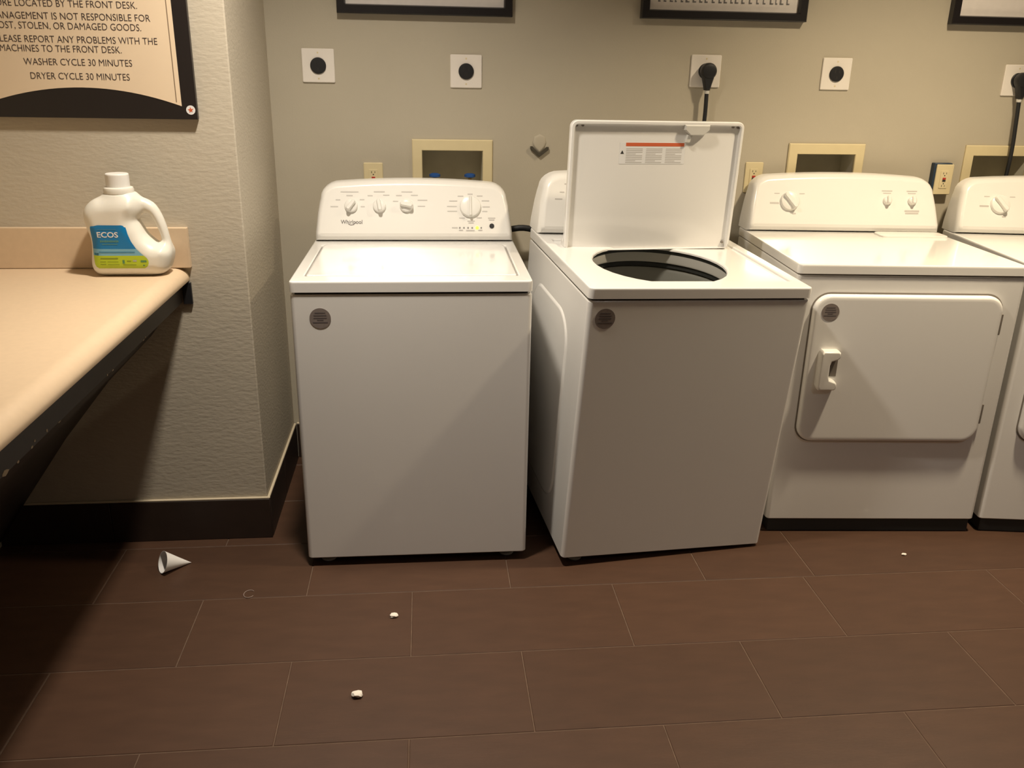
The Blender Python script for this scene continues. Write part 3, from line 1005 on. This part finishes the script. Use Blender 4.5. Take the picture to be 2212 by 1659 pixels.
def picture(x0, x1, z0, label, marks=False):
    t = thing('picture_frame', label, 'picture', ((x0 + x1) / 2, 0, z0), group='black framed pictures above the machines')
    w, h = (x1 - x0) / 2, 0.46
    F = Fr((0, -0.0008, 0), (1, 0, 0), (0, 0, 1))
    o1 = [(-w, 0), (w, 0), (w, h), (-w, h)]
    fw = 0.030
    b = new()
    loft(b, [[F(u, v, 0) for u, v in o1], [F(u, v, 0.027) for u, v in o1], [F(u, v, 0.030) for u, v in inset(o1, 0.003)],
             [F(u, v, 0.030) for u, v in inset(o1, fw - 0.004)], [F(u, v, 0.020) for u, v in inset(o1, fw)], [F(u, v, 0.008) for u, v in inset(o1, fw)]], 0, False, False)
    finish('frame', b, M_frame, t, angle=30)
    b = new()
    slab(b, F, inset(o1, fw - 0.006), [(0, 0.004), (0, 0.009)], 0)
    pp = finish('print', b, M_mat, t, smooth=False)
    if marks:
        b = new()
        G2 = Fr((0, -0.0100, 0), (1, 0, 0), (0, 0, 1))
        rnd = random.Random(3)
        u = -w + 0.06
        while u < w - 0.06:
            ww_ = rnd.uniform(0.007, 0.015)
            bar(b, G2, u, 0.056, u + ww_ * .45, 0.078, 0.0004, 0)
            bar(b, G2, u + ww_ * .3, 0.056, u + ww_, 0.061, 0.0004, 0)
            u += ww_ + rnd.uniform(0.006, 0.016)
        finish('lettering', b, M_printd, pp, smooth=False)
    return t
picture(0.097, 0.706, 1.684, 'black framed picture on the wall above the closed washer')
picture(1.168, 1.778, 1.691, 'black framed picture above the open washer, small marks along its bottom', True)
picture(2.333, 2.943, 1.697, 'black framed picture at the top right corner')

# ------------------------------------------------------------------ detergent jug (implicit surface, handle hole included)
YB = -0.735
OUT = [(-0.506, 1.153), (-0.534, 1.148), (-0.557, 1.130), (-0.568, 1.106), (-0.566, 1.076), (-0.558, 1.046), (-0.556, 1.025), (-0.559, 0.998), (-0.563, 0.972), (-0.562, 0.953), (-0.552, 0.938), (-0.534, 0.9315), (-0.493, 0.931), (-0.449, 0.931), (-0.404, 0.931), (-0.374, 0.934), (-0.355, 0.946), (-0.345, 0.968), (-0.339, 0.996), (-0.342, 1.019), (-0.346, 1.046), (-0.351, 1.073), (-0.36, 1.103), (-0.374, 1.13), (-0.392, 1.144), (-0.419, 1.155), (-0.433, 1.157)]
HOL = [(-0.43, 1.09), (-0.422, 1.099), (-0.405, 1.106), (-0.392, 1.1), (-0.382, 1.082), (-0.373, 1.058), (-0.368, 1.037), (-0.37, 1.027), (-0.379, 1.023), (-0.391, 1.03), (-0.407, 1.046), (-0.419, 1.067), (-0.428, 1.082)]
def dense(P, n=3):
    P = [np.array(p) for p in P]
    Q = []
    m = len(P)
    for i in range(m):
        p0, p1, p2, p3 = P[i - 1], P[i], P[(i + 1) % m], P[(i + 2) % m]
        for t in np.arange(n) / n:
            Q.append(0.5 * ((2 * p1) + (p2 - p0) * t + (2 * p0 - 5 * p1 + 4 * p2 - p3) * t * t + (3 * p1 - p0 - 3 * p2 + p3) * t ** 3))
    return np.array(Q)
def sd_poly(x, z, P):
    d = np.full(x.shape, 1e9)
    ins = np.zeros(x.shape, bool)
    n = len(P)
    for i in range(n):
        a, b_ = P[i], P[(i + 1) % n]
        e = b_ - a
        wx, wz = x - a[0], z - a[1]
        t = np.clip((wx * e[0] + wz * e[1]) / (e @ e + 1e-12), 0, 1)
        d = np.minimum(d, (wx - e[0] * t) ** 2 + (wz - e[1] * t) ** 2)
        c = ((a[1] <= z) != (b_[1] <= z))
        with np.errstate(divide='ignore', invalid='ignore'):
            xi = a[0] + (z - a[1]) / (e[1] if abs(e[1]) > 1e-12 else 1e-12) * e[0]
        ins ^= c & (x < xi)
    return np.where(ins, -1, 1) * np.sqrt(d)
PO, PH = dense(OUT), dense(HOL)
sst = lambda a, b_, v: (lambda t: t * t * (3 - 2 * t))(np.clip((v - a) / (b_ - a), 0, 1))
def prof2(x, z):
    d2 = np.maximum(sd_poly(x, z, PO), -sd_poly(x, z, PH))
    xl_ = -0.43 + (1.09 - z) * 0.75
    t = sst(-0.012, 0.024, x - np.maximum(xl_, -0.428)) * sst(0.985, 1.035, z)
    return d2, 0.055 * (1 - t) + 0.019 * t, 0.040 * (1 - t) + 0.019 * t
hh = 0.0032
gx = np.arange(-0.580, -0.325, hh)
gz = np.arange(0.9235, 1.170, hh)
gy = np.arange(-0.064, 0.0645, hh)
X2, Z2 = np.meshgrid(gx, gz, indexing='ij')
d2, Hh, Rr = prof2(X2, Z2)
qa = (d2 + Rr)[:, None, :]
qb = np.abs(gy)[None, :, None] - (Hh - Rr)[:, None, :]
F3 = np.minimum(np.maximum(qa, qb), 0) + np.sqrt(np.maximum(qa, 0) ** 2 + np.maximum(qb, 0) ** 2) - Rr[:, None, :]
rn = np.sqrt((gx + 0.470)[:, None, None] ** 2 + (gy ** 2)[None, :, None])
FN = np.maximum(rn - 0.0365, np.abs(gz - 1.118)[None, None, :] - 0.040)
kk = 0.030
hb = np.maximum(kk - np.abs(F3 - FN), 0) / kk
F3 = np.minimum(F3, FN) - hb * hb * kk * 0.25
# naive surface nets
nx, ny, nz_ = F3.shape
sg_ = F3 < 0
cs = np.zeros((nx - 1, ny - 1, nz_ - 1))
acc = np.zeros((nx - 1, ny - 1, nz_ - 1, 3))
def corner(i, j, k):
    return F3[i:nx - 1 + i, j:ny - 1 + j, k:nz_ - 1 + k]
crn = [(i, j, k) for i in (0, 1) for j in (0, 1) for k in (0, 1)]
for a in crn:
    for ax in range(3):
        if a[ax] == 0:
            b_ = list(a); b_[ax] = 1
            fa, fb = corner(*a), corner(*b_)
            cr = (fa < 0) != (fb < 0)
            t = np.where(cr, fa / np.where(cr, fa - fb, 1), 0)
            for q in range(3):
                acc[..., q] += np.where(cr, a[q] + (t if q == ax else 0), 0)
            cs += cr
idx = -np.ones(cs.shape, int)
cell = np.argwhere(cs > 0)
idx[tuple(cell.T)] = np.arange(len(cell))
pos = acc[tuple(cell.T)] / cs[tuple(cell.T)][:, None] + cell
VX = [(float(gx[0] + p[0] * hh), float(gy[0] + p[1] * hh), float(gz[0] + p[2] * hh)) for p in pos]
FQ = []
for ax in range(3):
    o1, o2 = [(1, 2), (2, 0), (0, 1)][ax]
    sl_a = [slice(None)] * 3; sl_b = [slice(None)] * 3
    sl_a[ax] = slice(0, -1); sl_b[ax] = slice(1, None)
    ed = np.argwhere(sg_[tuple(sl_a)] != sg_[tuple(sl_b)])
    for e_ in ed:
        if e_[o1] < 1 or e_[o2] < 1 or e_[o1] >= F3.shape[o1] - 1 or e_[o2] >= F3.shape[o2] - 1:
            continue
        q = []
        for du, dv in ((-1, -1), (0, -1), (0, 0), (-1, 0)):
            c = e_.copy(); c[o1] += du; c[o2] += dv
            q.append(int(idx[tuple(c)]))
        if min(q) >= 0:
            FQ.append(q if sg_[tuple(e_)] else q[::-1])
jug = thing('detergent_jug', 'milky white laundry detergent jug with blue and lime label on the counter', 'bottle', (-0.452, YB, 0.9315))
JX, JZ = -0.452, 0.9315
me = bpy.data.meshes.new('body')
me.from_pydata([(x - JX, y, max(z - JZ, 0.0003)) for x, y, z in VX], [], FQ)
me.update()
me.materials.append(M_hdpe)
me.polygons.foreach_set('use_smooth', [True] * len(me.polygons))
bo = bpy.data.objects.new('body', me)
col.objects.link(bo)
bo.parent = jug
sm = bo.modifiers.new('smooth', 'SMOOTH')
sm.factor = 0.5
sm.iterations = 3
def front_y(x, z):
    d, H_, R_ = prof2(np.array([x]), np.array([z]))
    d, H_, R_ = float(d[0]), float(H_[0]), float(R_[0])
    u = max(0.0, d + R_)
    return -((H_ - R_) + math.sqrt(max(0.0, R_ * R_ - u * u)))
# label
LAB = np.array([(-0.545, 1.071), (-0.543, 1.077), (-0.538, 1.080), (-0.456, 1.081), (-0.450, 1.078), (-0.447, 1.070), (-0.444, 1.055), (-0.437, 1.034), (-0.425, 1.013), (-0.411, 0.998), (-0.400, 0.988), (-0.396, 0.980), (-0.396, 0.972), (-0.400, 0.963), (-0.410, 0.9570), (-0.533, 0.9575), (-0.541, 0.962), (-0.545, 0.970), (-0.547, 0.998), (-0.546, 1.03)])
def span(z):
    xs_ = []
    n = len(LAB)
    for i in range(n):
        a, b_ = LAB[i], LAB[(i + 1) % n]
        if (a[1] <= z) != (b_[1] <= z):
            xs_.append(a[0] + (z - a[1]) / (b_[1] - a[1]) * (b_[0] - a[0]))
    return min(xs_), max(xs_)
b = new()
zr_ = sorted(set([0.9578 + (0.9945 - 0.9578) * i / 10 for i in range(11)] + [0.9945 + (1.0135 - 0.9945) * i / 4 for i in range(5)] + [1.0135 + (1.0802 - 1.0135) * i / 16 for i in range(17)]))
rows = []
for z in zr_:
    a, c = span(z)
    rows.append([b.verts.new((x - JX, front_y(x, z) - 0.0012, z - JZ)) for x in np.linspace(a, c, 22)])
for r0, r1, z in zip(rows[:-1], rows[1:], zr_[:-1]):
    for i in range(21):
        f = b.faces.new((r0[i], r0[i + 1], r1[i + 1], r1[i]))
        f.material_index = 2 if z < 0.9944 else (1 if z < 1.0134 else 0)
lab = finish('label', b, [M_lblue, M_llight, M_lgreen], jug, angle=60)
def onlab(u, v, n=0.0018):
    return (u - JX, front_y(u, v) - n, v - JZ)
b = new()
text(b, onlab, 'ECOS', -0.5265, -0.4695, 1.0465, 0.0155, 0, bold=0.02)
finish('brand_lettering', b, M_lwhite, lab, smooth=False)
b = new()
def mark(x0, x1, z, h, mi):
    nn = max(2, int((x1 - x0) / 0.006))
    xs_ = np.linspace(x0, x1, nn)
    for p, q in zip(xs_[:-1], xs_[1:]):
        vv = [b.verts.new(onlab(u, v)) for u, v in ((p, z - h / 2), (q, z - h / 2), (q, z + h / 2), (p, z + h / 2))]
        b.faces.new(vv).material_index = mi
mark(-0.523, -0.474, 1.0685, 0.0018, 3)
for i in range(11):
    x = -0.520 + i * 0.0046
    mark(x, x + 0.0034, 1.0355, 0.0048 if i % 3 else 0.0062, 0)
mark(-0.516, -0.474, 1.0270, 0.0016, 0)
mark(-0.528, -0.430, 1.0045, 0.0025, 3)
mark(-0.543, -0.530, 0.9985, 0.007, 4)
for (x0, x1, z, h) in ((-0.526, -0.478, 0.9865, 0.0028), (-0.528, -0.512, 0.977, 0.0016), (-0.508, -0.478, 0.977, 0.0013), (-0.528, -0.512, 0.970, 0.0016), (-0.508, -0.476, 0.969, 0.0013), (-0.455, -0.443, 0.979, 0.0024), (-0.466, -0.430, 0.968, 0.0018)):
    mark(x0, x1, z, h, 1)
mark(-0.467, -0.461, 0.977, 0.010, 2)
mark(-0.438, -0.428, 0.9800, 0.005, 5)
mark(-0.417, -0.401, 0.9785, 0.0055, 2)
mark(-0.412, -0.407, 0.9665, 0.0035, 2)
finish('label_print', b, [M_lteal, M_lolive, mat('label_green_mark', (0.09, 0.24, 0.09), .4), mat('label_mid_blue', (0.05, 0.25, 0.44), .4), mat('label_leaf', (0.03, 0.17, 0.26), .4), mat('label_grey', (0.45, 0.45, 0.36), .4)], lab, smooth=False)
# neck, collar and cap
FJ = Fr((-0.470 - JX, 0, 0), (1, 0, 0), (0, 1, 0))
b = new()
lathe(b, FJ, [(0.030, 1.150 - JZ), (0.0370, 1.156 - JZ), (0.0370, 1.160 - JZ), (0.0402, 1.163 - JZ), (0.0408, 1.172 - JZ), (0.0385, 1.178 - JZ), (0.033, 1.180 - JZ)], 0, 36)
finish('neck', b, M_hdpe, jug)
b = new()
prof_ = [(0.0315, 1.178 - JZ), (0.0315, 1.212 - JZ), (0.0305, 1.2155 - JZ), (0.028, 1.217 - JZ)]
K = 96
loops = []
for r, n in prof_:
    loops.append([FJ(r * (1 - (0.018 if i % 2 and n < 1.214 - JZ else 0)) * math.cos(2 * math.pi * i / K), r * (1 - (0.018 if i % 2 and n < 1.214 - JZ else 0)) * math.sin(2 * math.pi * i / K), n) for i in range(K)])
loft(b, loops)
finish('cap', b, M_cap, jug, angle=60)

# ------------------------------------------------------------------ things on the floor
# paper cone cup lying on its side
tip = Vector((-0.377, -0.806, 0.0))
rimc = Vector((-0.4590, -0.858, 0.0))
ax = (tip - rimc)
Lh = ax.length
rad = 0.0345
ha = math.asin(rad / Lh)
axis = Vector((ax.x * math.cos(ha), ax.y * math.cos(ha), -Lh * math.sin(ha))).normalized()
Lc = Lh * math.cos(ha)
rc_ = Lc * math.tan(ha)
sideU = axis.cross(Vector((0, 0, 1))).normalized()
sideV = sideU.cross(axis).normalized()
apex = tip + Vector((0, 0, 0.0016))
cc = thing('paper_cone_cup', 'white paper cone cup lying on its side on the floor', 'paper cup', (apex.x, apex.y, 0))
b = new()
K = 40
def cring(d, r):
    return [apex - Vector((apex.x, apex.y, 0)) - axis * d + (sideU * math.cos(2 * math.pi * i / K) + sideV * math.sin(2 * math.pi * i / K)) * r for i in range(K)]
loft(b, [cring(0.0, 0.0006), cring(Lc * .5, rc_ * .5), cring(Lc, rc_), cring(Lc + 0.001, rc_ + 0.0006), cring(Lc + 0.001, rc_ - 0.0008), cring(Lc - 0.001, rc_ - 0.0010), cring(Lc * .5, rc_ * .5 - 0.0006), cring(0.004, 0.0004)])
finish('cone', b, M_paper, cc, angle=50)
b = new()   # overlapping glued seam of the paper
sa = R(250)
for_seam = []
for d in np.linspace(0.01, Lc - 0.002, 8):
    r = d / Lc * rc_ + 0.0006
    for_seam.append([apex - Vector((apex.x, apex.y, 0)) - axis * d + (sideU * math.cos(sa + da) + sideV * math.sin(sa + da)) * (r + e) for da, e in ((-0.14, 0), (-0.14, .0005), (0.14, .0005), (0.14, 0))])
loft(b, for_seam)
finish('seam', b, M_paper, cc)

def crumb(x, y, s, label, seed):
    rnd = random.Random(seed)
    b = new()
    bmesh.ops.create_icosphere(b, subdivisions=2, radius=1.0)
    for v in b.verts:
        k = 1 + rnd.uniform(-0.22, 0.22)
        v.co = Vector((v.co.x * s * 1.25 * k, v.co.y * s * k, (v.co.z * 0.55 * k + 0.5) * s))
    mz = min(v.co.z for v in b.verts)
    for v in b.verts:
        v.co.z -= mz - 0.0003
    o = tag(finish('crumb', b, M_crumb), label, 'crumb', 'white crumbs on the floor')
    o.location = (x, y, 0)
    return o
crumb(0.279, -1.145, 0.0098, 'small white crumb on the floor in front of the closed washer, farther one', 1)
crumb(0.197, -1.482, 0.0118, 'small white crumb on the floor nearest the camera', 2)
crumb(1.971, -0.915, 0.006, 'tiny pale crumb on the floor in front of the first dryer', 3)
b = new()
tube(b, [(0.016 * math.cos(R(a)), 0.020 * math.sin(R(a)), 0.0010) for a in range(40, 330, 24)], 0.0011, 0, 6)
o = tag(finish('lint_curl', b, M_fibre), 'thin pale C-shaped bit of lint on the floor tiles', 'lint')
o.location = (-0.160, -0.998, 0.0003)
